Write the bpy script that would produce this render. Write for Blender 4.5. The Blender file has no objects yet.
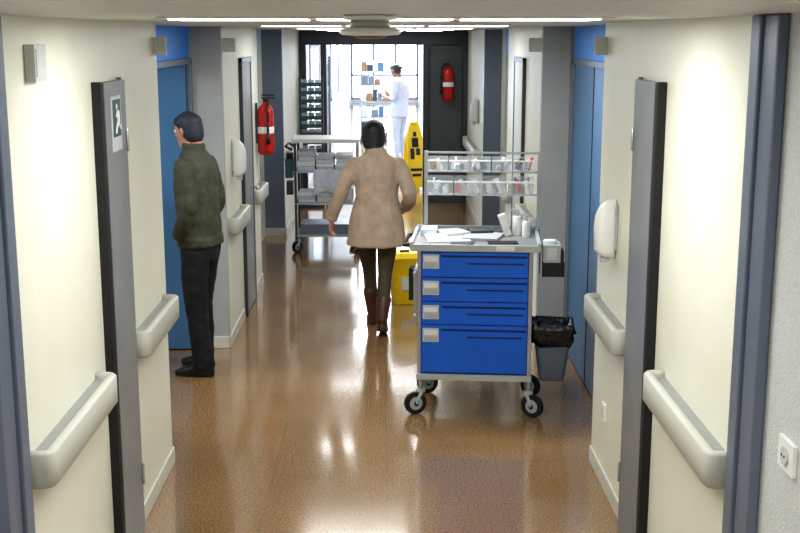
import bpy, bmesh, math, random
from mathutils import Vector, Matrix, noise
from mathutils.bvhtree import BVHTree
random.seed(4)
S = bpy.context.scene
COL = S.collection
S.view_settings.view_transform = 'Standard'
try:
    S.view_settings.look = 'Medium High Contrast'
except Exception:
    S.view_settings.look = 'None'
S.view_settings.exposure = 0.0

def lin(c):
    return tuple(((v/255)/12.92 if v/255 <= 0.04045 else ((v/255+0.055)/1.055)**2.4) for v in c)

MATS = {}
def mat(name, rgb, rough=0.5, metal=0.0, noise_amt=0.0, noise_scale=20, bump=0.0, bump_scale=60,
        emis=0.0, alpha=1.0, trans=0.0, coat=0.0, spec=0.5):
    if name in MATS: return MATS[name]
    m = bpy.data.materials.new(name); m.use_nodes = True
    nt = m.node_tree; b = nt.nodes['Principled BSDF']
    c = lin(rgb)
    b.inputs['Base Color'].default_value = (*c, 1)
    b.inputs['Roughness'].default_value = rough
    b.inputs['Metallic'].default_value = metal
    b.inputs['Specular IOR Level'].default_value = spec
    b.inputs['Coat Weight'].default_value = coat
    b.inputs['Alpha'].default_value = alpha
    b.inputs['Transmission Weight'].default_value = trans
    tc = nt.nodes.new('ShaderNodeTexCoord')
    if noise_amt > 0:
        n = nt.nodes.new('ShaderNodeTexNoise'); n.inputs['Scale'].default_value = noise_scale
        n.inputs['Detail'].default_value = 4
        nt.links.new(tc.outputs['Object'], n.inputs['Vector'])
        r = nt.nodes.new('ShaderNodeValToRGB')
        r.color_ramp.elements[0].position = .3; r.color_ramp.elements[1].position = .7
        r.color_ramp.elements[0].color = (*[v*(1-noise_amt) for v in c], 1)
        r.color_ramp.elements[1].color = (*[min(1, v*(1+noise_amt)) for v in c], 1)
        nt.links.new(n.outputs['Fac'], r.inputs['Fac'])
        nt.links.new(r.outputs['Color'], b.inputs['Base Color'])
    if bump > 0:
        n2 = nt.nodes.new('ShaderNodeTexNoise'); n2.inputs['Scale'].default_value = bump_scale
        nt.links.new(tc.outputs['Object'], n2.inputs['Vector'])
        bp = nt.nodes.new('ShaderNodeBump'); bp.inputs['Strength'].default_value = bump
        bp.inputs['Distance'].default_value = 0.01
        nt.links.new(n2.outputs['Fac'], bp.inputs['Height'])
        nt.links.new(bp.outputs['Normal'], b.inputs['Normal'])
    if emis > 0:
        b.inputs['Emission Color'].default_value = (*c, 1)
        b.inputs['Emission Strength'].default_value = emis
    MATS[name] = m
    return m

# ---- materials
M_wall = mat('cream_paint', (220, 220, 205), .38, noise_amt=.03, noise_scale=3, bump=.15, bump_scale=120)
M_wallw = mat('offwhite_paint', (196, 200, 200), .6, noise_amt=.08, noise_scale=90, bump=.3, bump_scale=150)
M_wallf = mat('far_wall_brightened', (220, 225, 232), .5, noise_amt=.04, noise_scale=9)  # white in place of cream, brightens the corridor beyond the portal
M_pil = mat('grey_pilaster_paint', (164, 167, 168), .5, noise_amt=.04, noise_scale=5)
M_base = mat('baseboard_vinyl', (200, 200, 190), .4, noise_amt=.04)
M_rail = mat('handrail_vinyl', (180, 181, 172), .45, bump=.1)
M_railg = mat('handrail_core', (140, 142, 140), .5, noise_amt=.04)
M_steel = mat('blue_grey_frame', (112, 122, 138), .35, metal=.25, noise_amt=.05, noise_scale=2)
M_steelD = mat('dark_frame', (62, 68, 76), .4, metal=.3, noise_amt=.06, noise_scale=4)
M_doorg = mat('grey_door_laminate', (126, 129, 131), .4, noise_amt=.06, noise_scale=6)
M_doord = mat('dark_fire_door', (76, 82, 88), .4, noise_amt=.06, noise_scale=6)
M_dark = mat('dark_rubber_and_shadow', (24, 24, 27), .6, noise_amt=.1)
M_blue = mat('blue_door_laminate', (74, 118, 160), .35, noise_amt=.05, noise_scale=3)
M_blueL = mat('blue_transom', (50, 130, 215), .4, noise_amt=.04, emis=.05)  # faint emission added so the blue panels look lit
M_ceil = mat('ceiling_slat_metal', (214, 215, 210), .5, noise_amt=.03)
M_ceild = mat('ceiling_void', (60, 60, 58), .8, noise_amt=.05)
M_white = mat('white_plastic', (228, 230, 228), .35, noise_amt=.02)
M_beige = mat('beige_plastic', (192, 188, 168), .4, noise_amt=.03)
M_chrome = mat('brushed_aluminium', (180, 184, 190), .3, metal=.8, noise_amt=.04)
M_cartgrey = mat('cart_grey_plastic', (172, 178, 182), .4, noise_amt=.03)
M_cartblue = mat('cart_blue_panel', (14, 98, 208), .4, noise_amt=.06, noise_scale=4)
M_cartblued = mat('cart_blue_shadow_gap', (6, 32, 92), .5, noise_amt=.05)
M_label = mat('label_card', (190, 195, 200), .5, noise_amt=.05)
M_clear = mat('clear_bin_plastic', (225, 232, 236), .12, alpha=.22, noise_amt=.02)
M_glass = mat('door_glass', (200, 215, 225), .08, alpha=.25, noise_amt=.02)
M_bag = mat('black_bin_bag', (16, 17, 20), .3, bump=.8, bump_scale=40)
M_bin = mat('grey_bin_plastic', (92, 102, 116), .4, noise_amt=.05)
M_red = mat('extinguisher_red', (170, 24, 22), .3, noise_amt=.04)
M_redl = mat('red_pack', (190, 70, 60), .5, noise_amt=.04)
M_yel = mat('yellow_plastic', (245, 208, 24), .4, noise_amt=.04)
M_teal = mat('teal_plastic', (50, 90, 92), .5, noise_amt=.05)
M_brown = mat('cardboard', (150, 118, 86), .8, noise_amt=.08)
M_linen = mat('folded_linen', (200, 210, 222), .8, noise_amt=.12, noise_scale=18, bump=.5, bump_scale=25)
M_green = mat('sign_green', (44, 84, 72), .5, noise_amt=.03)
M_paper = mat('paper', (222, 225, 228), .7, noise_amt=.03)
M_skin = mat('skin_light', (190, 138, 116), .5, noise_amt=.06)
M_skinD = mat('skin_tan', (126, 84, 64), .5, noise_amt=.06)
M_hair = mat('dark_hair', (30, 26, 28), .5, noise_amt=.3, noise_scale=60, bump=.5, bump_scale=90)
M_hairg = mat('charcoal_hair', (44, 48, 60), .6, noise_amt=.3, noise_scale=60, bump=.5, bump_scale=90)
M_coat = mat('beige_wool_coat', (176, 157, 138), .85, noise_amt=.12, noise_scale=12, bump=.5, bump_scale=70)
M_legg = mat('brown_leggings', (70, 60, 42), .7, noise_amt=.15, bump=.3)
M_boot = mat('brown_leather_boot', (78, 46, 30), .45, noise_amt=.2)
M_jack = mat('olive_jacket', (64, 66, 52), .75, noise_amt=.25, noise_scale=12, bump=.6, bump_scale=40)
M_blk = mat('black_trousers', (20, 20, 24), .8, noise_amt=.15, bump=.4)
M_shoe = mat('black_shoe', (16, 15, 15), .35, noise_amt=.1)
M_uni = mat('white_uniform', (172, 180, 196), .7, noise_amt=.05, bump=.4, bump_scale=40)
M_lip = mat('lips', (160, 84, 80), .45, noise_amt=.05)
M_eye = mat('eye_white', (235, 232, 228), .2, noise_amt=.01)
M_iris = mat('iris_dark', (40, 28, 20), .2, noise_amt=.01)
M_lamp = mat('lamp_diffuser', (245, 250, 255), .5, emis=6.0)
M_day = mat('daylight_frosted_glass', (222, 238, 255), .3, emis=3.5)

# floor material
def floor_mat():
    m = bpy.data.materials.new('polished_terrazzo'); m.use_nodes = True
    nt = m.node_tree; N = nt.nodes.new; L = nt.links.new
    b = nt.nodes['Principled BSDF']
    tc = N('ShaderNodeTexCoord')
    n1 = N('ShaderNodeTexNoise'); n1.inputs['Scale'].default_value = .9; n1.inputs['Detail'].default_value = 3
    n2 = N('ShaderNodeTexNoise'); n2.inputs['Scale'].default_value = 95; n2.inputs['Detail'].default_value = 2
    for n in (n1, n2): L(tc.outputs['Object'], n.inputs['Vector'])
    r1 = N('ShaderNodeValToRGB')
    r1.color_ramp.elements[0].position = .3; r1.color_ramp.elements[1].position = .75
    r1.color_ramp.elements[0].color = (*lin((142, 114, 78)), 1)
    r1.color_ramp.elements[1].color = (*lin((164, 134, 96)), 1)
    L(n1.outputs['Fac'], r1.inputs['Fac'])
    r2 = N('ShaderNodeValToRGB')
    r2.color_ramp.elements[0].position = .38; r2.color_ramp.elements[1].position = .66
    r2.color_ramp.elements[0].color = (.5, .47, .43, 1); r2.color_ramp.elements[1].color = (1.25, 1.22, 1.18, 1)
    L(n2.outputs['Fac'], r2.inputs['Fac'])
    mx = N('ShaderNodeMixRGB'); mx.blend_type = 'MULTIPLY'; mx.inputs[0].default_value = .85
    L(r1.outputs['Color'], mx.inputs[1]); L(r2.outputs['Color'], mx.inputs[2])
    br = N('ShaderNodeTexBrick'); br.offset = 0
    br.inputs['Scale'].default_value = 1.0; br.inputs['Mortar Size'].default_value = .002
    br.inputs['Brick Width'].default_value = .6; br.inputs['Row Height'].default_value = .6
    br.inputs['Color1'].default_value = (1, 1, 1, 1); br.inputs['Color2'].default_value = (.93, .93, .93, 1)
    br.inputs['Mortar'].default_value = (.72, .69, .65, 1)
    L(tc.outputs['Object'], br.inputs['Vector'])
    mx2 = N('ShaderNodeMixRGB'); mx2.blend_type = 'MULTIPLY'; mx2.inputs[0].default_value = .75
    L(mx.outputs[0], mx2.inputs[1]); L(br.outputs['Color'], mx2.inputs[2])
    L(mx2.outputs[0], b.inputs['Base Color'])
    mr = N('ShaderNodeMapRange'); mr.inputs['To Min'].default_value = .11; mr.inputs['To Max'].default_value = .21
    L(n1.outputs['Fac'], mr.inputs['Value']); L(mr.outputs[0], b.inputs['Roughness'])
    b.inputs['Specular IOR Level'].default_value = .85
    b.inputs['Coat Weight'].default_value = .45; b.inputs['Coat Roughness'].default_value = .08
    bp = N('ShaderNodeBump'); bp.inputs['Strength'].default_value = .06; bp.inputs['Distance'].default_value = .005
    n3 = N('ShaderNodeTexNoise'); n3.inputs['Scale'].default_value = 7
    L(tc.outputs['Object'], n3.inputs['Vector'])
    L(n3.outputs['Fac'], bp.inputs['Height']); L(bp.outputs['Normal'], b.inputs['Normal'])
    L(bp.outputs['Normal'], b.inputs['Coat Normal'])
    return m
M_floor = floor_mat()

# ---- mesh builder
class MB:
    def __init__(s):
        s.bm = bmesh.new(); s.mats = []
    def mi(s, m):
        if m not in s.mats: s.mats.append(m)
        return s.mats.index(m)
    def _tag(s, verts, m, smooth=False):
        i = s.mi(m); fs = set()
        for v in verts: fs.update(v.link_faces)
        for f in fs: f.material_index = i; f.smooth = smooth
    def box(s, x0, x1, y0, y1, z0, z1, m, rot=None):
        c = Vector(((x0+x1)/2, (y0+y1)/2, (z0+z1)/2))
        M = Matrix.Translation(c)
        if rot is not None: M = M @ rot
        M = M @ Matrix.Diagonal((abs(x1-x0), abs(y1-y0), abs(z1-z0), 1))
        r = bmesh.ops.create_cube(s.bm, size=1, matrix=M); s._tag(r['verts'], m)
    def cyl(s, p0, p1, r0, m, r1=None, n=16, smooth=True):
        p0 = Vector(p0); p1 = Vector(p1); d = p1-p0
        q = Vector((0, 0, 1)).rotation_difference(d.normalized()).to_matrix().to_4x4()
        M = Matrix.Translation((p0+p1)/2) @ q
        r = bmesh.ops.create_cone(s.bm, cap_ends=True, segments=n, radius1=r0, radius2=r0 if r1 is None else r1, depth=d.length, matrix=M)
        s._tag(r['verts'], m, False)
        if smooth:
            for v in r['verts']:
                for f in v.link_faces:
                    if len(f.verts) == 4: f.smooth = True
    def sph(s, c, r, m, sc=(1, 1, 1), n=16):
        M = Matrix.Translation(c) @ Matrix.Diagonal((*sc, 1))
        k = bmesh.ops.create_uvsphere(s.bm, u_segments=n, v_segments=max(6, n*2//3), radius=r, matrix=M); s._tag(k['verts'], m, True)
    def tube(s, pts, r, m, n=10):
        for a, b in zip(pts[:-1], pts[1:]): s.cyl(a, b, r, m, n=n)
        for p in pts[1:-1]: s.sph(p, r, m, n=10)
    def loft(s, rings, m, smooth=True, cap=True):
        vs = [[s.bm.verts.new(p) for p in r] for r in rings]
        i = s.mi(m); n = len(rings[0])
        for a, b in zip(vs[:-1], vs[1:]):
            for k in range(n):
                f = s.bm.faces.new((a[k], a[(k+1) % n], b[(k+1) % n], b[k])); f.material_index = i; f.smooth = smooth
        if cap:
            f = s.bm.faces.new(list(reversed(vs[0]))); f.material_index = i
            f = s.bm.faces.new(vs[-1]); f.material_index = i
    def finish(s, name, bevel=0.0, loc=None, rotz=0, parent=None):
        bmesh.ops.recalc_face_normals(s.bm, faces=s.bm.faces[:])
        me = bpy.data.meshes.new(name); s.bm.to_mesh(me); s.bm.free()
        for m in s.mats: me.materials.append(m)
        o = bpy.data.objects.new(name, me); COL.objects.link(o)
        if bevel > 0:
            b = o.modifiers.new('bevel', 'BEVEL'); b.width = bevel; b.segments = 2; b.limit_method = 'ANGLE'; b.angle_limit = math.radians(50)
        if loc: o.location = loc
        o.rotation_euler[2] = rotz
        if parent: o.parent = parent
        return o

H = 2.3; CZ = 2.36
XL, XR = -1.17, 1.13
RL, RR = -1.40, 1.33   # recess inner planes
YE = 40.0
# ================= ROOM SHELL
b = MB(); b.box(-3.4, 3.4, -3.2, YE+.3, -.1, 0, M_floor); b.finish('floor')
b = MB()
y = -3.0
while y < 15.9:
    b.box(-1.55, 1.45, y, y+.084, CZ, CZ+.02, M_ceil); y += .1
b.box(-3.4, 3.4, -3.2, YE+.3, CZ+.025, CZ+.12, M_ceild)
b.box(XL, XR, 16.1, YE, CZ, CZ+.02, M_ceil)
b.box(-3.4, -1.56, 5.0, 9.5, CZ, CZ+.02, M_ceil)
b.finish('ceiling')

def wall(side):
    s = -1 if side == 'left' else 1
    X = XL if s < 0 else XR; R = RL if s < 0 else RR
    b = MB()
    def bx(x0, x1, y0, y1, z0, z1, m): b.box(min(x0, x1), max(x0, x1), y0, y1, z0, z1, m)
    T = 1.62*s
    bx(X, T, -3.1, 3.3, 0, CZ, M_wallw)
    bx(X, T, 3.3, 6.0, 0, CZ, M_wall)
    bx(X+.001*s, T, 8.36, 8.42, 0, CZ, M_pil)
    bx(X, T, 8.42, 10.7, 0, CZ, M_wall)
    bx(X+.001*s, T, 13.28, 13.34, 0, CZ, M_steel)
    bx(X, T, 13.34, 16.1, 0, CZ, M_wall)
    bx(X, T, 16.1, YE, 0, CZ, M_wallf)
    bx(R, T, 10.7, 11.1, 0, CZ, M_wall); bx(R, T, 12.9, 13.28, 0, CZ, M_wall); bx(R, T, 11.1, 12.9, 2.1, CZ, M_blueL)
    bx(R+.04*s, T, 11.1, 12.9, 0, 2.1, M_blue)
    if s < 0:
        bx(R, T, 6.0, 6.45, 0, CZ, M_wall); bx(R, T, 6.45, 8.36, 2.12, CZ, M_blueL)
        bx(-3.3, -3.2, 5.0, 9.5, 0, CZ, M_wall); bx(-3.2, T, 5.0, 5.1, 0, CZ, M_wall); bx(-3.2, T, 9.4, 9.5, 0, CZ, M_wall)
        bx(-3.2, -1.62, 8.42, 9.4, 0, CZ, M_wall)
    else:
        bx(R, T, 6.0, 6.6, 0, CZ, M_wall); bx(R, T, 6.6, 8.2, 2.14, CZ, M_blueL); bx(R, T, 8.2, 8.36, 0, CZ, M_steel)
        bx(R+.05, T, 6.6, 8.2, 0, 2.14, M_wall)
    b.finish('wall_'+side)
wall('left'); wall('right')
b = MB(); b.box(-1.62, 1.62, -3.2, -3.1, 0, CZ, M_wall); b.finish('wall_back')

# baseboards
for s, X, R, nm in ((1, XL, RL, 'left'), (-1, XR, RR, 'right')):
    b = MB()
    for y0, y1 in ((-3.0, 3.24), (3.52, 4.6), (5.15, 6.0), (8.36, 9.25), (10.05, 10.7), (13.3, 15.85), (16.2, YE-.05)):
        b.box(min(X, X+.012*s), max(X, X+.012*s), y0, y1, 0, .09, M_base)
    for yy in (8.34, 13.26):
        b.box(min(X, R), max(X, R), yy, yy+.02, 0, .09, M_base)
    b.finish('baseboard_'+nm, .004)

# frame strips near camera (fire door frames)
for s, X, nm in ((1, XL, 1), (-1, XR, 2)):
    b = MB()
    for y0, y1, d, mm in ((3.26, 3.33, .035, M_steel), (3.33, 3.42, .022, M_steel), (3.42, 3.5, .035, M_steel)):
        b.box(min(X, X+d*s), max(X, X+d*s), y0, y1, 0, CZ-.002, mm)
    b.finish('trim_%d' % nm, .006)

# grey doors, dark strip put in for the gap's shadow at the near edge
for s, X, nm in ((1, XL, 1), (-1, XR, 2)):
    b = MB()
    def bx(x0, x1, y0, y1, z0, z1, m): b.box(min(x0, x1), max(x0, x1), y0, y1, z0, z1, m)
    bx(X, X+.036*s, 4.67, 5.08, .01, 2.11, M_doorg)
    bx(X, X+.038*s, 4.64, 4.67, .01, 2.115, M_dark)
    bx(X, X+.040*s, 4.67, 4.69, .01, 2.11, M_steelD)
    bx(X, X+.02*s, 5.08, 5.1, 0, 2.12, M_steel)
    for z in (.3, 1.85): b.cyl((X+.04*s, 5.07, z-.05), (X+.04*s, 5.07, z+.05), .007, M_chrome)
    if s > 0:
        xs = X+.036
        bx(xs, xs+.004, 4.80, 4.97, 1.82, 2.05, M_label)
        bx(xs+.004, xs+.005, 4.815, 4.955, 1.88, 2.035, M_green)
        xf = xs+.0055
        b.sph((xf, 4.885, 2.005), .013, M_paper, (.2, 1, 1))
        for p, q, w in (((4.89, 1.99), (4.90, 1.945), .016), ((4.90, 1.945), (4.87, 1.92), .011), ((4.87, 1.92), (4.855, 1.895), .01),
                     ((4.90, 1.945), (4.925, 1.92), .011), ((4.925, 1.92), (4.945, 1.91), .01), ((4.892, 1.982), (4.865, 1.965), .008), ((4.892, 1.982), (4.925, 1.965), .008)):
            b.cyl((xf, *p), (xf, *q), w*.6, M_paper, n=8)
    b.finish('door_%d' % nm, .003)

# door 3 / open blue leaf left, man's doorway
b = MB()
b.box(-2.32, -1.42, 8.29, 8.335, .01, 2.1, M_blue)
b.box(-2.25, -2.15, 8.27, 8.29, 1.0, 1.03, M_chrome); b.cyl((-2.2, 8.29, 1.015), (-2.2, 8.25, 1.015), .01, M_chrome)
b.finish('door_3', .004)
b = MB()
for y0 in (6.45, 8.32): b.box(RL-.02, RL+.02, y0, y0+.04, 0, 2.12, M_steel)
b.box(RL-.02, RL+.02, 6.45, 8.36, 2.1, 2.14, M_steel)
b.finish('trim_3', .004)
# blue door right recess
b = MB()
b.box(RR+.0, RR+.045, 6.66, 8.14, .01, 2.1, M_blue)
b.box(RR-.015, RR+.045, 6.6, 6.66, 0, 2.14, M_steel); b.box(RR-.015, RR+.045, 8.14, 8.2, 0, 2.14, M_steel)
b.box(RR-.015, RR+.045, 6.6, 8.2, 2.1, 2.14, M_steel)
b.box(RR-.003, RR, 7.38, 7.4, .01, 2.1, M_dark)
b.cyl((RR, 6.78, 1.02), (RR-.05, 6.78, 1.02), .01, M_chrome); b.cyl((RR-.05, 6.78, 1.02), (RR-.05, 6.9, 1.02), .01, M_chrome)
b.finish('door_4', .004)
for s, X, nm in ((1, XL, 5), (-1, XR, 6)):
    b = MB()
    def bx(x0, x1, y0, y1, z0, z1, m): b.box(min(x0, x1), max(x0, x1), y0, y1, z0, z1, m)
    bx(X, X+.02*s, 9.36, 9.95, .01, 2.08, M_doorg if s > 0 else M_wallw)
    bx(X, X+.028*s, 9.32, 9.36, 0, 2.12, M_steelD); bx(X, X+.028*s, 9.95, 9.99, 0, 2.12, M_steel); bx(X, X+.028*s, 9.32, 9.99, 2.08, 2.12, M_steel)
    b.cyl((X+.02*s, 9.85, 1.02), (X+.075*s, 9.85, 1.02), .01, M_chrome); b.cyl((X+.075*s, 9.85, 1.02), (X+.075*s, 9.75, 1.02), .01, M_chrome)
    b.finish('door_%d' % nm, .003)

# ---- handrails
def handrail(side, y0, y1, z0=.84, z1=.965):
    s = 1 if side == 'left' else -1
    X = XL if s > 0 else XR
    D = .088; T = .04; r = .045
    def path(d, e):
        pts = []
        for k in range(7):
            a = math.pi/2*k/6
            rr = max(r-e, .004)
            pts.append((d-rr+rr*math.sin(a), y0+e+rr-rr*math.cos(a)))
        for k in range(7):
            a = math.pi/2*(1-k/6)
            rr = max(r-e, .004)
            pts.append((d-rr+rr*math.sin(a), y1-e-rr+rr*math.cos(a)))
        return pts
    out = [(0, y0)]+path(D, 0)+[(0, y1)]
    inn = [(0, y0+T)]+path(D-T, T)+[(0, y1-T)]
    b = MB()
    def ring(p, q, c=.01):
        (px, py), (qx, qy) = p, q
        L = []
        for t, z in ((0, z0+c), (0, z1-c), (.25, z1), (.75, z1), (1, z1-c), (1, z0+c), (.75, z0), (.25, z0)):
            L.append(Vector((X+s*(px+(qx-px)*t), py+(qy-py)*t, z)))
        return L
    b.loft([ring(p, q) for p, q in zip(out, inn)], M_rail)
    b.box(min(X, X+s*(D-T+.002)), max(X, X+s*(D-T+.002)), y0+T-.005, y1-T+.005, z0+.01, z1-.022, M_railg)
    b.finish('handrail')
handrail('left', 3.56, 4.5); handrail('left', 5.12, 5.92); handrail('left', 8.45, 9.2); handrail('left', 10.02, 10.65)
handrail('right', 3.53, 4.5); handrail('right', 5.12, 5.92); handrail('right', 8.45, 9.2); handrail('right', 10.05, 10.65)
handrail('left', 13.5, 15.2); handrail('right', 13.5, 15.6)

# ---- portal (Y=16)
b = MB()
PY0, PY1 = 15.9, 16.1
b.box(XL, XR, PY0, PY1, 2.17, CZ-.001, M_steelD)
b.box(XL, XL+.09, PY0, PY1, 0, 2.17, M_steelD)
b.box(-.88, -.8, PY0, PY1, 0, 2.17, M_steelD)
b.box(.52, .6, PY0, PY1, 0, 2.17, M_steelD)
b.box(XR-.07, XR, PY0, PY1, 0, 2.17, M_steelD)
b.box(.6, XR-.07, PY0+.05, PY1-.05, .0, 2.17, M_doord)
b.box(XL+.09, -.88, PY0+.08, PY1-.09, .05, 2.17, M_glass)
b.box(XL+.09, -.88, PY0+.05, PY1-.05, .9, 1.0, M_steelD)
b.finish('fire_door_portal', .006)
b = MB()
b.box(-.84, -.8, 16.12, 16.22, .01, 2.12, M_steel); b.box(-.84, -.8, 17.0, 17.1, .01, 2.12, M_steel)
b.box(-.84, -.8, 16.22, 17.0, .01, .3, M_steel); b.box(-.84, -.8, 16.22, 17.0, 2.0, 2.12, M_steel)
b.box(-.825, -.815, 16.22, 17.0, .3, 2.0, M_glass)
b.finish('door_7', .004)

# ---- end wall with window
b = MB()
b.box(XL, XR, YE, YE+.2, 0, .12, M_wallf); b.box(XL, XR, YE, YE+.2, 2.3, CZ, M_wallf)
b.finish('wall_end')
b = MB()
b.box(XL, XR, YE+.05, YE+.07, .12, 2.3, M_day)
for x in (-1.14, -.4, .36, 1.1): b.box(x-.03, x+.03, YE, YE+.05, .12, 2.3, M_steel)
for z in (.15, .95, 2.27): b.box(XL, XR, YE, YE+.05, z-.03, z+.03, M_steel)
b.finish('window_1')
b = MB()
for y0 in (18.0, 21.5, 25.0, 29.0):
    b.box(XL, XL+.012, y0, y0+2.4, .95, 2.1, M_day)  # glowing side panes added to brighten the left of the far corridor
    for yy in (y0, y0+1.2, y0+2.4): b.box(XL, XL+.03, yy-.03, yy+.03, .9, 2.15, M_steel)
    b.box(XL, XL+.03, y0, y0+2.4, 2.1, 2.15, M_steel); b.box(XL, XL+.03, y0, y0+2.4, .9, .95, M_steel)
b.finish('added_side_windows')

# ---- lights
def area(name, loc, sx, sy, W, col=(1, .95, .86), rot=(0, 0, 0)):
    l = bpy.data.lights.new(name, 'AREA'); l.shape = 'RECTANGLE'; l.size = sx; l.size_y = sy; l.energy = W; l.color = col
    o = bpy.data.objects.new(name, l); o.location = loc; o.rotation_euler = rot
    return o
def ceiling_lamp(y, W, w=1.5, d=.28, x=0.0, col=(1, .99, .95)):
    b = MB()
    b.box(x-w/2-.02, x+w/2+.02, y-d/2-.02, y+d/2+.02, CZ-.006, CZ-.001, M_white)
    n = 3
    for k in range(n):
        x0 = x-w/2+k*w/n
        b.box(x0+.02, x0+w/n-.02, y-d/2, y+d/2, CZ-.010, CZ-.006, M_lamp)
    o = b.finish('ceiling_lamp')
    a = area('lamp_light', (x, y, CZ-.014), w, d, W, col); COL.objects.link(a); a.parent = o
for y, W in ((-1.2, 21), (1.4, 26), (4.1, 34), (7.1, 32), (9.9, 21), (12.6, 8), (15.0, 4)):  # first two are unseen, added to light the nearest walls and floor
    ceiling_lamp(y, W)
for y in (18, 22, 26, 30, 35): ceiling_lamp(y, 105, 1.2, .8, col=(.92, .96, 1))  # added bluish lamps stand in for strong daylight beyond the portal
ceiling_lamp(7.0, 18, .6, .6, x=-2.4, col=(.9, .95, 1))  # unseen lamp added to light the side room

# ---- ceiling detector (round unit)
b = MB()
def lathe(b, c, prof, m, n=32):
    b.loft([[Vector((c[0]+r*math.cos(2*math.pi*k/n), c[1]+r*math.sin(2*math.pi*k/n), c[2]+z)) for k in range(n)] for r, z in prof], m)
dc = (-.045, 3.55, CZ)
lathe(b, dc, [(.08, -.001), (.082, -.012), (.07, -.016)], M_white)
lathe(b, dc, [(.058, -.016), (.062, -.04)], M_beige)
lathe(b, dc, [(.07, -.038), (.092, -.044), (.094, -.054), (.085, -.060), (.05, -.062)], M_white)
lathe(b, dc, [(.05, -.060), (.048, -.066), (.03, -.071), (.01, -.072)], mat('lens_brown', (120, 90, 60), .3, noise_amt=.05))
b.finish('ceiling_smoke_detector')

# ---- wall things
def wall_box(name, side, y0, y1, z0, z1, d, m, m2=None, off=0):
    s = 1 if side == 'left' else -1; X = (XL if s > 0 else XR)+off*s
    b = MB(); b.box(min(X, X+d*s), max(X, X+d*s), y0, y1, z0, z1, m)
    xa = X+d*s; b.box(min(xa, xa+.003*s), max(xa, xa+.003*s), y0+.012, y1-.012, z0+.015, z1-.015, m2 or M_wallw)
    b.finish(name, .005)
wall_box('alarm_panel', 'left', 3.80, 3.93, 2.15, 2.27, .035, M_wallw)
wall_box('room_number_sign', 'left', 5.93, 5.97, 2.2, 2.29, .06, M_wallw)
wall_box('room_number_sign', 'right', 5.93, 5.97, 2.2, 2.29, .06, M_wallw)
wall_box('room_number_sign', 'left', 8.5, 8.54, 2.18, 2.28, .08, M_wallw)
wall_box('room_number_sign', 'right', 8.5, 8.54, 2.18, 2.28, .08, M_wallw)

b = MB()
X = XR; b.box(X-.012, X, 2.98, 3.1, 1.1, 1.19, M_white)
b.cyl((X-.012, 3.04, 1.145), (X-.018, 3.04, 1.145), .027, M_wallw, n=24)
for dy in (-.01, .01): b.cyl((X-.018, 3.04+dy, 1.145), (X-.020, 3.04+dy, 1.145), .004, M_dark, n=10)
b.finish('power_outlet', .004)

def soap_dispenser(side, y, z):
    s = 1 if side == 'left' else -1; X = XL if s > 0 else XR
    X += s*.002
    b = MB(); rings = []
    for zz, w, d in ((-.14, .03, .05), (-.13, .045, .08), (-.1, .056, .1), (0, .06, .105), (.06, .056, .1), (.1, .046, .085), (.13, .03, .06), (.145, .012, .03)):
        r = []
        for k in range(20):
            a = math.pi*2*k/20
            cx = math.cos(a); cy = math.sin(a)
            r.append(Vector((X+s*(d/2+d/2*math.copysign(abs(cx)**.6, cx)), y+w*math.copysign(abs(cy)**.7, cy), z+zz)))
        rings.append(r)
    b.loft(rings, M_white)
    b.box(min(X+s*.03, X+s*.07), max(X+s*.03, X+s*.07), y-.02, y+.02, z-.165, z-.135, M_cartgrey)
    b.box(min(X, X+s*.01), max(X, X+s*.01), y-.05, y+.05, z-.1, z+.12, M_cartgrey)
    b.finish('soap_dispenser')
soap_dispenser('right', 5.55, 1.37); soap_dispenser('left', 8.8, 1.38); soap_dispenser('right', 14.0, 1.4)
wall_box('light_switch', 'right', 5.62, 5.69, .35, .44, .012, M_white)

def extinguisher(loc, rotz):
    b = MB()
    lathe(b, (0, 0, 0), [(.06, 0), (.072, .012), (.075, .04), (.075, .36), (.07, .4), (.05, .435), (.025, .45), (.022, .475)], M_red, 24)
    lathe(b, (0, 0, 0), [(.076, .19), (.0765, .195), (.0765, .24), (.076, .25)], M_paper, 24)
    b.cyl((0, 0, .475), (0, 0, .51), .018, M_dark)
    b.box(-.012, .012, -.09, .03, .5, .512, M_dark); b.box(-.012, .012, -.085, .03, .525, .538, M_dark)
    b.sph((.02, .0, .49), .015, M_chrome)
    b.tube([(0, -.02, .49), (-.05, -.03, .5), (-.09, -.03, .44), (-.095, -.03, .3), (-.095, -.03, .18)], .011, M_dark)
    b.cyl((-.095, -.03, .2), (-.095, -.03, .1), .012, M_dark, r1=.022)
    b.box(-.03, .03, .07, .086, .1, .46, M_steelD)
    b.finish('fire_extinguisher', loc=loc, rotz=rotz)
extinguisher((XL+.09, 10.45, 1.24), math.radians(90))
extinguisher((.86, PY0+.05-.09, 1.42), 0)

# leaflet rack
b = MB()
for x in (-1.14, -.84): b.box(x-.012, x+.012, 15.55, 15.6, 0.0, 1.75, M_steelD)
for k in range(9):
    z = .75+k*.11
    b.box(-1.13, -.85, 15.5, 15.6, z, z+.012, M_teal)
    b.box(-1.13, -.85, 15.48, 15.49, z, z+.05, M_teal)
    for j in range(3):
        b.box(-1.12+j*.092, -1.04+j*.092, 15.52, 15.54, z+.012, z+.09, (M_label, M_linen, M_cartgrey)[(j+k) % 3])
b.box(-1.16, -.82, 15.45, 15.7, 0, .04, M_steelD)
b.finish('leaflet_rack')

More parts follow.
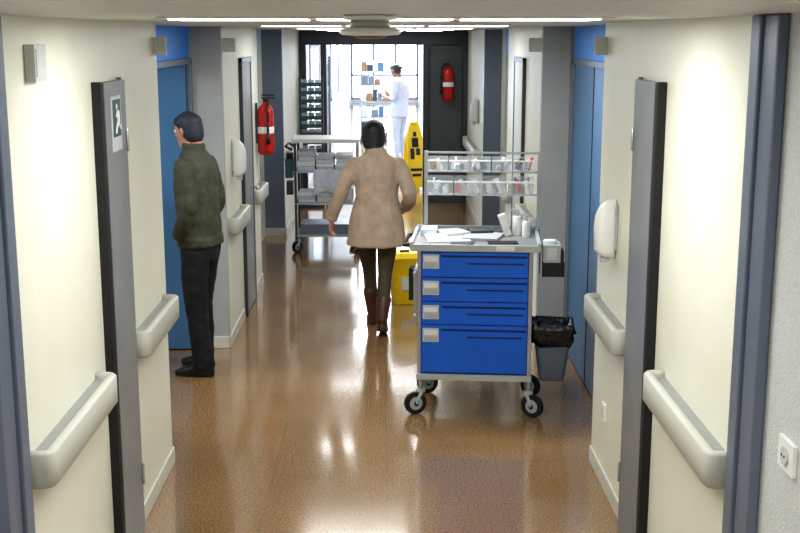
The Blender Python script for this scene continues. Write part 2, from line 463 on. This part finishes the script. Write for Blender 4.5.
# ================= CASTER helper
def caster(b, x, y, r=.055, ang=0.3, ztop=.17):
    ca, sa = math.cos(ang), math.sin(ang)
    ox, oy = x-.035*sa, y-.035*ca
    b.cyl((x, y, r*2+.01), (x, y, ztop), .016, M_chrome)
    b.cyl((x, y, r*2+.0), (x, y, r*2+.02), .03, M_cartgrey)
    ax = Vector((ca, -sa, 0))
    c = Vector((ox, oy, r))
    b.cyl(c-ax*.015, c+ax*.015, r, M_dark, n=24)
    b.cyl(c-ax*.018, c+ax*.018, r*.6, M_cartgrey, n=20)
    for sg in (-1, 1):
        p = c+ax*.023*sg
        b.cyl(p, Vector((x, y, r*2+.005))+ax*.02*sg, .011, M_cartgrey, n=8)
        b.cyl(p-ax*.004, p+ax*.004, .016, M_dark, n=10)

# ================= MEDICAL CART (local: front at y=0 facing -Y)
b = MB()
W, D = .69, .50
z0, z1 = .26, 1.045
b.box(0, W, 0.012, D, z0, z1, M_cartgrey)
b.box(-.004, .0, .05, D-.03, z0+.03, z1-.03, M_cartblue); b.box(W, W+.004, .05, D-.03, z0+.03, z1-.03, M_cartblue)
for x in (0, W-.022):
    b.box(x, x+.022, -.004, .026, z0-.02, z1, M_chrome); b.box(x, x+.022, D-.026, D+.004, z0-.02, z1, M_chrome)
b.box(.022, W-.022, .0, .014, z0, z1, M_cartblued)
tops = [1.03, .868, .718, .575]; bots = [.874, .724, .581, .278]
for t, q in zip(tops, bots):
    b.box(.026, W-.026, -.012, .004, q, t, M_cartblue)
    b.box(.145, W-.03, -.024, -.010, t-.022, t-.004, M_cartblue)
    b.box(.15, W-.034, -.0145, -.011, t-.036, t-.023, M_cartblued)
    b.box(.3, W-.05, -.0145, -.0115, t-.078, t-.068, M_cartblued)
    b.box(.034, .132, -.022, -.012, t-.105, t-.018, M_label)
    b.box(.042, .124, -.024, -.021, t-.06, t-.03, M_paper)
    b.box(.042, .124, -.024, -.021, t-.098, t-.068, M_cartgrey)
b.box(-.006, W+.006, -.02, D+.02, z0-.03, z0+.006, M_cartgrey)
TZ = 1.06
b.box(-.035, W+.035, -.035, D+.03, TZ-.012, TZ+.012, M_doorg)
b.box(-.04, W+.04, -.045, -.025, TZ-.024, TZ+.016, M_cartgrey); b.box(-.04, W+.04, D+.02, D+.04, TZ-.02, TZ+.04, M_cartgrey)
b.box(-.045, -.025, -.04, D+.035, TZ-.02, TZ+.03, M_cartgrey); b.box(W+.025, W+.045, -.04, D+.035, TZ-.02, TZ+.03, M_cartgrey)
b.tube([(-.04, .05, TZ), (-.085, .07, TZ-.01), (-.085, D-.07, TZ-.01), (-.04, D-.05, TZ)], .012, M_dark)
b.box(-.03, -.012, .04, D-.04, .86, .885, M_chrome); b.box(-.03, -.012, .04, D-.04, .6, .62, M_chrome)
for yy in (.08, .42): b.box(-.03, -.004, yy, yy+.02, .55, .9, M_chrome)
b.box(-.06, -.03, .1, .2, .7, .9, M_dark)
# items on the top
b.box(.04, .30, .06, .34, TZ+.012, TZ+.02, M_paper, Matrix.Rotation(.15, 4, 'Z'))
b.box(.28, .5, .12, .36, TZ+.012, TZ+.03, M_cartgrey, Matrix.Rotation(-.2, 4, 'Z'))
b.box(.12, .28, .24, .42, TZ+.02, TZ+.04, M_label, Matrix.Rotation(.5, 4, 'Z'))
b.box(.30, .44, .3, .44, TZ+.012, TZ+.045, M_steelD, Matrix.Rotation(.2, 4, 'Z'))
b.box(.42, .6, .02, .12, TZ+.012, TZ+.018, M_dark, Matrix.Rotation(.1, 4, 'Z'))
b.box(.2, .34, .0, .1, TZ+.012, TZ+.017, M_steelD, Matrix.Rotation(-.1, 4, 'Z'))
b.box(.0, .1, .3, .46, TZ+.012, TZ+.05, M_linen)
b.box(.47, .58, -.048, -.044, TZ-.016, TZ+.01, M_paper)
for x, y, h, r in ((.6, .36, .12, .03), (.655, .3, .1, .026)):
    b.cyl((x, y, TZ+.012), (x, y, TZ+.012+h), r, M_white, n=20); b.cyl((x, y, TZ+.012+h), (x, y, TZ+.045+h), .011, M_cartgrey)
    b.box(x-.04, x+.012, y-.008, y+.008, TZ+.045+h, TZ+.055+h, M_cartgrey)
b.box(.5, .545, .3, .36, TZ+.012, TZ+.15, M_white, Matrix.Rotation(-.35, 4, 'Y'))
# overhead frame
for x in (.02, W+.045):
    b.box(x-.012, x+.012, D-.005, D+.02, z1, 1.58, M_chrome)
for z in (1.3, 1.445, 1.565): b.box(.02, W+.045, D-.002, D+.012, z, z+.012, M_chrome)
items = (M_paper, M_linen, M_label, M_cartgrey, M_steel, M_brown, M_steelD, M_white, M_blue, M_cartgrey, M_redl)
def tilt_bin(x0, x1, zb, h, d):
    y1 = D-.004; t = .003
    b.box(x0, x1, y1-t, y1, zb, zb+h*.9, M_clear)
    b.box(x0, x1, y1-d*.85, y1, zb, zb+t, M_clear)
    b.box(x0, x1, y1-d*.9-t, y1-d*.9, zb, zb+h*.7, M_clear, Matrix.Rotation(math.radians(10), 4, 'X'))
    b.box(x0, x1, y1-d*.99-.006, y1-d*.99, zb+h*.66, zb+h*.75, M_white)
    for x in (x0, x1-t): b.box(x, x+t, y1-d*.85, y1, zb, zb+h*.8, M_clear)
    for k in range(6):
        xx = random.uniform(x0+.012, x1-.04); yy = y1-d*random.uniform(.35, .75)
        hh = h*random.uniform(.25, .75); ww = random.uniform(.015, .035)
        R = Matrix.Rotation(random.uniform(-.5, .5), 4, 'Y') @ Matrix.Rotation(random.uniform(-.6, .6), 4, 'Z')
        b.box(xx, xx+ww, yy-.012, yy+.012, zb+.012, zb+.012+hh, random.choice(items), R)
    for k in range(2):
        xx = random.uniform(x0+.02, x1-.02)
        b.cyl((xx, y1-d*.5, zb+.004), (xx+random.uniform(-.02, .02), y1-d*.4, zb+h*random.uniform(.5, .95)), .008, random.choice(items), n=8)
for k in range(4): tilt_bin(.035+k*.168, .035+k*.168+.16, 1.315, .125, .14)
for k in range(5): tilt_bin(.035+k*.134, .035+k*.134+.126, 1.46, .1, .1)
# right: sharps / glove box holder
b.box(W+.045, W+.055, .0, .25, .88, 1.06, M_chrome)
b.box(W+.055, W+.19, .01, .2, .88, .965, M_dark)
b.box(W+.06, W+.165, .02, .19, .965, 1.07, M_cartgrey); b.box(W+.08, W+.145, .012, .02, .985, 1.05, M_label)
b.cyl((W+.105, .1, 1.07), (W+.105, .1, 1.09), .04, M_white)
b.box(W+.165, W+.185, .03, .16, .965, 1.03, M_dark)
def rrect(cx, cy, hx, hy, z, r=.03, n=5):
    P = []
    for sx, sy, a0 in ((1, 1, 0), (-1, 1, 90), (-1, -1, 180), (1, -1, 270)):
        for k in range(n):
            a = math.radians(a0+90*k/(n-1)); P.append(Vector((cx+sx*(hx-r)*1.0+r*math.cos(a), cy+sy*(hy-r)+r*math.sin(a), z)))
    return P
bx_, by_ = W+.135, .2
b.loft([rrect(bx_, by_, .075, .09, .20), rrect(bx_, by_, .08, .095, .22), rrect(bx_, by_, .115, .12, .51)], M_bin)
rg = []
for z, ex in ((.44, .004), (.465, .018), (.505, .018), (.535, .028), (.56, .014), (.55, -.012), (.52, -.02)):
    r = rrect(bx_, by_, .11+ex, .12+ex, z)
    rg.append([Vector((p.x+random.uniform(-.008, .008), p.y+random.uniform(-.008, .008), p.z+random.uniform(-.018, .018))) for p in r])
b.loft(rg, M_bag)
b.box(W+.004, W+.03, .12, .26, .46, .5, M_chrome)
for x, y, a in ((.02, .03, 1.15), (W-.01, .03, -1.0), (.07, D-.04, 1.2), (W-.01, D-.04, -.9)):
    caster(b, x, y, .07, a, z0-.03)
b.finish('medical_supply_cart', .0025, loc=(.192, 6.79, 0), rotz=math.radians(-5.5))

# ================= YELLOW CLINICAL BIN
b = MB()
b.loft([rrect(0, 0, .10, .10, .0, .02), rrect(0, 0, .125, .12, .38, .02)], M_yel, smooth=False)
b.loft([rrect(0, 0, .135, .13, .38, .03), rrect(0, 0, .135, .13, .41, .03), rrect(0, 0, .10, .10, .45, .03)], M_yel, smooth=False)
b.box(-.05, .05, -.118, -.1, .13, .25, M_paper)
b.box(-.04, .04, -.02, .02, .45, .462, M_dark)
b.finish('clinical_waste_bin', .003, loc=(.165, 9.85, 0), rotz=.2)

# ================= WET FLOOR SIGN (A-frame)
b = MB()
for s in (-1, 1):
    def P(u, t):
        return Vector((u, s*(.02+.2*(1-t)), .0+.98*t))
    outl = [(-.15, 0), (-.11, 0), (-.1, .05), (.1, .05), (.11, 0), (.15, 0), (.12, .8), (.075, 1.0), (-.075, 1.0), (-.12, .8)]
    A = [P(*q) for q in outl]; Bk = [p+Vector((0, -s*.018, 0)) for p in A]
    b.loft([A, Bk], M_yel, smooth=False)
    def plate(u0, u1, t0, t1, m):
        a = [P(u0, t0), P(u1, t0), P(u1, t1), P(u0, t1)]
        b.loft([[p+Vector((0, s*.002, 0)) for p in a], [p+Vector((0, s*.006, 0)) for p in a]], m, smooth=False)
    plate(-.025, .025, .82, .89, M_dark); plate(-.05, .05, .66, .8, M_dark); plate(-.08, -.02, .48, .64, M_dark); plate(.01, .07, .54, .64, M_dark)
    plate(-.09, .09, .3, .34, M_dark); plate(-.07, .07, .22, .26, M_dark)
b.box(-.06, .06, -.03, .03, .97, 1.02, M_yel)
b.finish('wet_floor_sign', .002, loc=(.43, 17.4, 0), rotz=.25)

# ================= LINEN TROLLEY (left)
b = MB()
W, D = .68, .5
for x in (0, W-.025):
    for y in (0, D-.025): b.box(x, x+.025, y, y+.025, .13, 1.18, M_steelD if x == 0 else M_chrome)
b.box(-.02, W+.02, -.02, D+.02, 1.18, 1.22, M_white)
for z in (.17, .52, .86): b.box(0, W, 0, D, z, z+.02, M_cartgrey)
for k in range(3):
    hh = random.uniform(.14, .26)
    for j in range(4): b.box(.04+k*.2+random.uniform(-.008, .008), .22+k*.2, .03+random.uniform(0, .02), .4, .88+hh*j/4, .88+hh*(j+.92)/4, (M_linen, M_white, M_linen, M_label)[j])
    hh = random.uniform(.1, .22)
    for j in range(3): b.box(.04+k*.2+random.uniform(-.008, .008), .22+k*.2, .05, .4, .54+hh*j/3, .54+hh*(j+.92)/3, (M_linen, M_label, M_white)[(j+k) % 3])
b.box(.05, .6, .05, .42, .19, .3, M_steel)
rg = []
for k in range(9):
    t = k/8; rg.append([Vector((.2+.4*t, -.012-.01*math.sin(t*14), .9)), Vector((.2+.4*t+.01, -.014-.02*math.sin(t*14+.5), .62+.05*math.sin(t*5))), Vector((.2+.4*t+.01, -.008-.02*math.sin(t*14+.5), .62+.05*math.sin(t*5))), Vector((.2+.4*t, -.004-.01*math.sin(t*14), .9))])
b.loft(rg, M_linen)
b.tube([(-.02, .04, 1.1), (-.09, .04, 1.14), (-.09, D-.04, 1.14), (-.02, D-.04, 1.1)], .012, M_dark)
b.box(-.1, -.02, .05, .25, .8, 1.0, M_teal); b.box(-.085, -.02, .08, .2, 1.0, 1.06, M_dark)
b.box(-.09, -.02, .06, .2, .62, .76, M_steelD)
for x, y, a in ((.03, .04, .6), (W-.03, .04, -.4), (.03, D-.04, .2), (W-.03, D-.04, .9)): caster(b, x, y, .062, a, .17)
b.finish('linen_trolley', .003, loc=(-.97, 12.2, 0))

# far trolley beyond portal
b = MB()
W, D = .6, .7
for x in (0, W-.03):
    for y in (0, D-.03): b.box(x, x+.03, y, y+.03, .12, 1.5, M_chrome)
for z in (.15, .5, .85, 1.2, 1.5): b.box(0, W, 0, D, z, z+.025, M_chrome)
for z in (.175, .525, .875, 1.225, 1.525):
    x = .03
    while x < W-.12:
        w_ = random.uniform(.07, .16); b.box(x, min(x+w_, W-.02), .05, .6, z, z+random.uniform(.1, .25), random.choice((M_linen, M_steel, M_blue, M_linen, M_steel, M_brown, M_steelD))); x += w_+.01
for x, y in ((.03, .04), (W-.03, .04), (.03, D-.04), (W-.03, D-.04)): caster(b, x, y, .055, .3, .15)
b.finish('supply_trolley', .003, loc=(-.55, 25.5, 0))
b = MB()
b.box(XR-.034, XR-.004, 20, 22.5, 1.2, 2.0, M_brown)
for k in range(6): b.box(XR-.04, XR-.034, 20.1+k*.4, 20.4+k*.4, 1.3+(k % 2)*.1, 1.8+(k % 2)*.08, (M_paper, M_blueL, M_paper, M_redl, M_yel, M_paper)[k])
b.finish('notice_board', .003)

# ================= PEOPLE
def ell(cx, cy, z, rx, ry, n=28, p=1.0):
    R = []
    for k in range(n):
        a = 2*math.pi*k/n; c, s = math.cos(a), math.sin(a)
        R.append(Vector((cx+rx*math.copysign(abs(c)**p, c), cy+ry*math.copysign(abs(s)**p, s), z)))
    return R
def limb_rings(pts, rad, n=18, flat=1.0):
    pts = [Vector(p) for p in pts]
    P = []; R = []
    for i in range(len(pts)-1):
        p0 = pts[max(i-1, 0)]; p1 = pts[i]; p2 = pts[i+1]; p3 = pts[min(i+2, len(pts)-1)]
        for k in range(6):
            t = k/6
            q = .5*((2*p1)+(p2-p0)*t+(2*p0-5*p1+4*p2-p3)*t*t+(3*p1-p0-3*p2+p3)*t**3)
            P.append(p1.lerp(p2, t).lerp(q, .7)); R.append(rad[i]+(rad[i+1]-rad[i])*t)
    P.append(pts[-1]); R.append(rad[-1])
    out = []
    d0 = (P[1]-P[0]).normalized(); d1 = (P[-1]-P[-2]).normalized()
    seq = []
    for a in (80, 55, 28):
        seq.append((P[0]-d0*R[0]*math.sin(math.radians(a))*.8, R[0]*math.cos(math.radians(a)), d0))
    for i, (p, r) in enumerate(zip(P, R)):
        d = (P[min(i+1, len(P)-1)]-P[max(i-1, 0)]).normalized(); seq.append((p, r, d))
    for a in (28, 55, 80):
        seq.append((P[-1]+d1*R[-1]*math.sin(math.radians(a))*.8, R[-1]*math.cos(math.radians(a)), d1))
    ref = Vector((1, 0, 0)) if abs(d0.x) < .8 else Vector((0, 1, 0))
    for p, r, d in seq:
        u = (ref-d*ref.dot(d)).normalized(); v = d.cross(u)
        out.append([p+u*r*flat*math.cos(2*math.pi*k/n)+v*r*math.sin(2*math.pi*k/n) for k in range(n)])
    return out

def remesh(parts, voxel, name, smooth_it=6, cloth=(), amp=.004, scl=9):
    full = bmesh.new(); trees = []; mats = []
    for rings, m in parts:
        if m not in mats: mats.append(m)
        t = bmesh.new()
        for bm in (full, t):
            vs = [[bm.verts.new(p) for p in r] for r in rings]; n = len(rings[0])
            for a, c in zip(vs[:-1], vs[1:]):
                for k in range(n): bm.faces.new((a[k], a[(k+1) % n], c[(k+1) % n], c[k]))
            bm.faces.new(list(reversed(vs[0]))); bm.faces.new(vs[-1])
        bmesh.ops.recalc_face_normals(t, faces=t.faces[:])
        trees.append((BVHTree.FromBMesh(t), mats.index(m))); t.free()
    bmesh.ops.recalc_face_normals(full, faces=full.faces[:])
    me = bpy.data.meshes.new('tmp'); full.to_mesh(me); full.free()
    o = bpy.data.objects.new('tmp', me); COL.objects.link(o)
    r = o.modifiers.new('r', 'REMESH'); r.mode = 'VOXEL'; r.voxel_size = voxel
    s = o.modifiers.new('s', 'SMOOTH'); s.factor = .5; s.iterations = smooth_it
    dg = bpy.context.evaluated_depsgraph_get(); dg.update()
    me2 = bpy.data.meshes.new_from_object(o.evaluated_get(dg))
    bpy.data.objects.remove(o)
    me2.name = name; me2.materials.clear()
    for m in mats: me2.materials.append(m)
    cl = [mats.index(c) for c in cloth if c in mats]
    disp = {}
    for p in me2.polygons:
        c = p.center; best = None; bd = 1e9
        for t, mi in trees:
            h = t.find_nearest(c)
            if h[0] is not None and h[3] < bd: bd = h[3]; best = mi
        p.material_index = best or 0; p.use_smooth = True
        if best in cl:
            for v in p.vertices: disp[v] = 1
    nrm = [v.normal.copy() for v in me2.vertices]
    for i in disp:
        v = me2.vertices[i]; c = v.co
        k = noise.noise(Vector((c.x*scl, c.y*scl, c.z*scl*.45)))+.5*noise.noise(Vector((c.x*scl*2.3, c.y*scl*2.3, c.z*scl*1.6+7)))
        v.co = c+nrm[i]*k*amp
    ob = bpy.data.objects.new(name, me2); COL.objects.link(ob)
    return ob

def xf(rings, M): return [[M @ p for p in r] for r in rings]

def head_parts(M, skin, hair, style, sc=1.0):
    M = M @ Matrix.Scale(sc, 4)
    h = .225
    prof = [(0.0, .022, .026, .050), (.06, .040, .045, .040), (.18, .054, .066, .022), (.33, .064, .082, .008), (.5, .071, .091, 0), (.65, .074, .095, -.003),
            (.8, .068, .087, -.005), (.92, .047, .06, -.006), (.985, .018, .024, -.006)]
    P = [(xf([ell(0, cy, t*h, rx, ry) for t, rx, ry, cy in prof], M), skin)]
    P.append((xf(limb_rings([(0, .088, .125), (0, .098, .105), (0, .102, .088)], [.007, .010, .011]), M), skin))
    for s in (-1, 1):
        P.append((xf(limb_rings([(s*.073, -.004, .125), (s*.078, -.012, .11), (s*.073, -.004, .085)], [.010, .013, .008]), M), skin))
        P.append((xf(limb_rings([(s*.045, .055, .085), (s*.05, .04, .1)], [.02, .02]), M), skin))
    P.append((xf(limb_rings([(-.024, .077, .050), (0, .086, .052), (.024, .077, .050)], [.006, .009, .006]), M), MATS['lips']))
    if style == 'bob':
        hp = [(-.02, .055, .05, -.042), (.04, .076, .07, -.036), (.2, .088, .082, -.026), (.4, .094, .09, -.02), (.6, .093, .098, -.016), (.75, .087, .1, -.01),
              (.9, .068, .083, -.008), (1.0, .04, .052, -.008), (1.04, .012, .018, -.008)]
        P.append((xf([ell(0, cy, t*h, rx, ry) for t, rx, ry, cy in hp], M), hair))
    else:
        hp = [(.16, .05, .04, -.052), (.3, .072, .062, -.040), (.5, .080, .080, -.026), (.68, .082, .094, -.013), (.74, .082, .1, -.008), (.85, .073, .092, -.006), (.96, .048, .061, -.007), (1.04, .012, .016, -.007)]
        P.append((xf([ell(0, cy, t*h, rx, ry) for t, rx, ry, cy in hp], M), hair))
    if style == 'bun':
        P.append((xf(limb_rings([(0, -.1, .12), (0, -.125, .115)], [.035, .03]), M), hair))
    return P
def face_features(M, parent, hairm, sc=1.0):
    M = M @ Matrix.Scale(sc, 4)
    b = MB()
    for s in (-1, 1):
        b.sph((s*.03, .079, .117), .0125, M_eye, n=12); b.sph((s*.03, .0885, .117), .0055, M_iris, n=10)
        b.cyl((s*.016, .089, .136), (s*.045, .082, .138), .004, hairm, n=8)
    for v in b.bm.verts: v.co = M @ v.co
    b.finish('face', parent=parent)

def hand(name, wrist, direction, palm_side, thumb_dir, skin, parent, curl=.35, sc=1.0):
    d = Vector(direction).normalized(); t = Vector(thumb_dir); t = (t-d*t.dot(d)).normalized(); nrm = d.cross(t)
    if nrm.dot(Vector(palm_side)) < 0: nrm = -nrm
    R = Matrix((( nrm.x, t.x, -d.x), (nrm.y, t.y, -d.y), (nrm.z, t.z, -d.z))).to_4x4()
    M = Matrix.Translation(wrist) @ R @ Matrix.Scale(sc, 4)
    P = [(xf([ell(0, 0, .03, .02, .026, 16), ell(0, 0, 0, .019, .028, 16), ell(0, .002, -.03, .017, .036, 16), ell(.002, 0, -.07, .015, .041, 16), ell(.004, 0, -.092, .011, .039, 16)], M), skin)]
    for yo, L in ((.031, .068), (.0105, .078), (-.0105, .072), (-.031, .056)):
        pts = [Vector((0, yo*.9, -.075))]; a = .1
        for f in (.3, .38, .32):
            a += curl; q = pts[-1]+Vector((math.sin(a), yo*.25, -math.cos(a)))*L*f*(1.25 if f == .3 else 1); pts.append(q)
        P.append((xf(limb_rings(pts, [.0095, .009, .008, .0068], n=10), M), skin))
    P.append((xf(limb_rings([(.004, .022, -.02), (.012, .045, -.045), (.016, .056, -.07), (.02, .058, -.092)], [.014, .012, .0095, .008], n=10), M), skin))
    o = remesh(P, .003, name, 2); o.parent = parent
    return o

def foot(ax, ay, rot=0, pitch=0, z=0, L=1.0, W=1.0):
    M = Matrix.Translation((ax, ay, z)) @ Matrix.Rotation(rot, 4, 'Z')
    if pitch:
        pv = Vector((0, .15, .0)); M = M @ Matrix.Translation(pv) @ Matrix.Rotation(-pitch, 4, 'X') @ Matrix.Translation(-pv)
    sp = [(0.0, .065, .128*L, .043*W), (.012, .066, .135*L, .047*W), (.03, .064, .134*L, .047*W), (.05, .05, .115*L, .043*W), (.075, .012, .075, .040*W), (.1, -.012, .05, .040*W), (.125, -.015, .045, .04*W)]
    return xf([ell(0, cy, zz, rx, ry) for zz, cy, ry, rx in sp], M)

def empty(name, loc, rz):
    e = bpy.data.objects.new(name, None); COL.objects.link(e); e.location = loc; e.rotation_euler[2] = rz; e.empty_display_size = .2
    return e

# ---- woman walking away (local forward +Y)
E = empty('woman_in_beige_coat', (-.07, 8.87, 0), 0)
HM = Matrix.Translation((-.02, .03, 1.435)) @ Matrix.Rotation(-.12, 4, 'X')
P = head_parts(HM, M_skin, M_hair, 'bob', .98)
P.append((limb_rings([(0, 0, 1.36), (-.01, .012, 1.46)], [.052, .05]), M_skin))
coat = [(.69, 0, 0, .232, .165), (.70, 0, 0, .238, .17), (.78, 0, 0, .228, .168), (.88, 0, 0, .212, .16), (.98, 0, 0, .188, .143), (1.06, 0, 0, .168, .125), (1.14, 0, 0, .168, .12),
        (1.24, 0, 0, .184, .122), (1.31, 0, 0, .187, .116), (1.36, 0, 0, .165, .1), (1.395, 0, 0, .115, .082), (1.42, 0, 0, .07, .065), (1.445, -.005, .003, .062, .062)]
P.append(([ell(cx, cy, z, rx, ry, 32, .92) for z, cx, cy, rx, ry in coat], M_coat))
P.append(([ell(-.005, .0, z, rx, ry, 24) for z, rx, ry in ((1.385, .09, .08), (1.40, .098, .088), (1.44, .08, .078), (1.455, .066, .064))], M_coat))
P.append((limb_rings([(-.155, 0, 1.325), (-.22, -.01, 1.23), (-.28, -.03, 1.10), (-.325, .0, .99), (-.35, .03, .9)], [.066, .062, .057, .054, .05]), M_coat))
P.append((limb_rings([(.155, 0, 1.325), (.21, -.03, 1.23), (.255, -.08, 1.11), (.25, -.01, 1.03), (.225, .09, .98)], [.066, .062, .057, .053, .05]), M_coat))
P.append((limb_rings([(-.08, 0, .84), (-.075, .09, .64), (-.06, .15, .47), (-.05, .19, .3)], [.088, .076, .056, .052]), M_legg))
P.append((limb_rings([(.08, 0, .84), (.08, .0, .64), (.065, -.03, .47), (.055, -.13, .3)], [.088, .076, .056, .052]), M_legg))
P.append((limb_rings([(-.052, .185, .28), (-.045, .2, .2), (-.038, .21, .1)], [.06, .053, .043]), M_boot))
P.append((limb_rings([(.056, -.14, .28), (.048, -.18, .22), (.042, -.225, .13)], [.06, .053, .043]), M_boot))
P.append((foot(-.038, .22, .05, 0, 0, .95), M_boot)); P.append((foot(.042, -.225, -.05, .3, 0, .95), M_boot))
o = remesh(P, .007, 'body', 4, cloth=(M_coat,), amp=.011, scl=10); o.parent = E
face_features(HM, E, M_hair, .96)
hand('left_hand', (-.355, .04, .875), (-.12, .2, -1), (1, 0, 0), (.1, 1, .1), M_skin, E, .3, .92)
hand('right_hand', (.222, .12, .97), (-.1, .9, -.45), (-1, 0, 0), (0, .3, 1), M_skin, E, .4, .92)

# ---- man at the doorway (near-profile, turned slightly away)
E = empty('man_in_olive_jacket', (-1.265, 7.75, 0), math.radians(72))
HM = Matrix.Translation((0, .045, 1.56)) @ Matrix.Rotation(-.14, 4, 'X') @ Matrix.Rotation(-.22, 4, 'Z')
P = head_parts(HM, M_skin, M_hairg, 'short', 1.03)
P.append((limb_rings([(0, .015, 1.48), (0, .03, 1.6)], [.06, .056]), M_skin))
jk = [(.9, 0, .0, .17, .132), (.915, 0, 0, .176, .137), (1.02, 0, .0, .172, .134), (1.12, 0, .005, .175, .132), (1.25, 0, .01, .185, .136), (1.37, 0, .015, .188, .132), (1.46, 0, .015, .17, .112), (1.51, 0, .018, .125, .09), (1.54, 0, .02, .085, .078), (1.585, 0, .022, .077, .074)]
P.append(([ell(cx, cy, z, rx, ry, 32, .9) for z, cx, cy, rx, ry in jk], M_jack))
P.append(([ell(0, 0, z, rx, ry, 32, .9) for z, rx, ry in ((.9, .178, .138), (.905, .184, .143), (.96, .182, .141), (.965, .174, .134))], M_jack))
P.append((limb_rings([(-.155, .015, 1.44), (-.19, -.01, 1.32), (-.21, -.03, 1.18), (-.205, .015, 1.07), (-.18, .06, .99)], [.072, .068, .062, .056, .052]), M_jack))
P.append((limb_rings([(.155, .015, 1.44), (.19, -.01, 1.32), (.21, -.03, 1.18), (.205, .015, 1.07), (.18, .06, .99)], [.072, .068, .062, .056, .052]), M_jack))
P.append(([ell(0, 0, z, rx, ry, 28, .9) for z, rx, ry in ((.80, .15, .12), (.86, .165, .125), (.95, .16, .12))], M_blk))
P.append((limb_rings([(-.085, 0, .86), (-.09, .0, .68), (-.095, .0, .5), (-.105, -.03, .28), (-.11, -.05, .08)], [.1, .092, .078, .073, .067]), M_blk))
P.append((limb_rings([(.085, 0, .86), (.09, .03, .68), (.095, .05, .5), (.1, .05, .28), (.1, .04, .08)], [.1, .092, .078, .073, .067]), M_blk))
P.append((foot(-.11, -.05, .2, 0, 0, 1.05, 1.05), M_shoe)); P.append((foot(.1, .04, -.1, 0, 0, 1.05, 1.05), M_shoe))
o = remesh(P, .007, 'body', 4, cloth=(M_jack, M_blk), amp=.011, scl=10); o.parent = E
face_features(HM, E, M_hairg, 1.03)
hand('left_hand', (-.15, .05, .955), (.75, .25, -.9), (1, 0, 0), (0, .8, .6), M_skin, E, .4, 1.0)
hand('right_hand', (.15, .05, .955), (-.75, .25, -.9), (-1, 0, 0), (0, .8, .6), M_skin, E, .4, 1.0)

# ---- nurse
def person(name, loc, rz, top, legs, skin, hair, style='bun', shoe=M_shoe, H_=1.7):
    E = empty(name, loc, rz); k = H_/1.7
    HM = Matrix.Translation((0, .05, 1.465)) @ Matrix.Rotation(-.35, 4, 'X')
    P = head_parts(HM, skin, hair, style, 1.0)
    P.append((limb_rings([(0, .01, 1.4), (0, .03, 1.5)], [.052, .05]), skin))
    jk = [(.76, 0, 0, .19, .14), (.775, 0, 0, .195, .145), (.9, 0, 0, .185, .135), (1.05, 0, 0, .16, .118), (1.2, 0, 0, .182, .125), (1.3, 0, .005, .19, .12), (1.38, 0, .01, .165, .1), (1.42, 0, .015, .11, .08), (1.45, 0, .02, .066, .062)]
    P.append(([ell(cx, cy, z, rx, ry, 28, .92) for z, cx, cy, rx, ry in jk], top))
    for s in (-1, 1):
        pts = [(s*.16, .01, 1.35), (s*.21, -.01, 1.22), (s*.23, .0, 1.08), (s*.18, .13, 1.08), (s*.12, .27, 1.12)]
        P.append((limb_rings(pts[:3], [.065, .06, .054]), top))
        P.append((limb_rings(pts[2:], [.046, .04, .032]), skin))
        P.append((limb_rings([(s*.085, 0, .84), (s*.09, .01, .66), (s*.09, .02, .48), (s*.09, .0, .28), (s*.09, -.02, .08)], [.095, .085, .066, .058, .052]), legs))
        P.append((foot(s*.09, -.02, -.1*s), shoe))
        dr = Vector(pts[4])-Vector(pts[3])
        hand('hand', Vector(pts[4])+dr.normalized()*.02, dr, (-s, 0, 0), (0, .4, 1), skin, E, .4, .92)
    o = remesh(P, .009, 'body', 4, cloth=(top, legs), amp=.006); o.parent = E
    face_features(HM, E, hair)
    b = MB(); b.box(-.12, .12, .36, .37, 1.04, 1.28, M_steel, Matrix.Rotation(-.5, 4, 'X')); b.box(-.1, .1, .35, .358, 1.06, 1.26, M_paper, Matrix.Rotation(-.5, 4, 'X'))
    b.finish('folder', .003, parent=E)
    E.scale = (k, k, k)
person('nurse_in_white_uniform', (.27, 21.6, 0), math.radians(58), M_uni, M_uni, M_skinD, M_hair, 'bun', M_white, 1.8)

# ---- world & camera
w = bpy.data.worlds.new('world'); S.world = w; w.use_nodes = True
w.node_tree.nodes['Background'].inputs[0].default_value = (.8, .88, 1, 1); w.node_tree.nodes['Background'].inputs[1].default_value = .3
cam = bpy.data.cameras.new('camera'); co = bpy.data.objects.new('camera', cam); COL.objects.link(co)
cam.sensor_width = 36; cam.lens = 1150/800*36; cam.clip_start = .02
co.location = (0, 0, H); co.rotation_euler = (math.radians(90-11.38), 0, math.radians(-.733))
S.camera = co
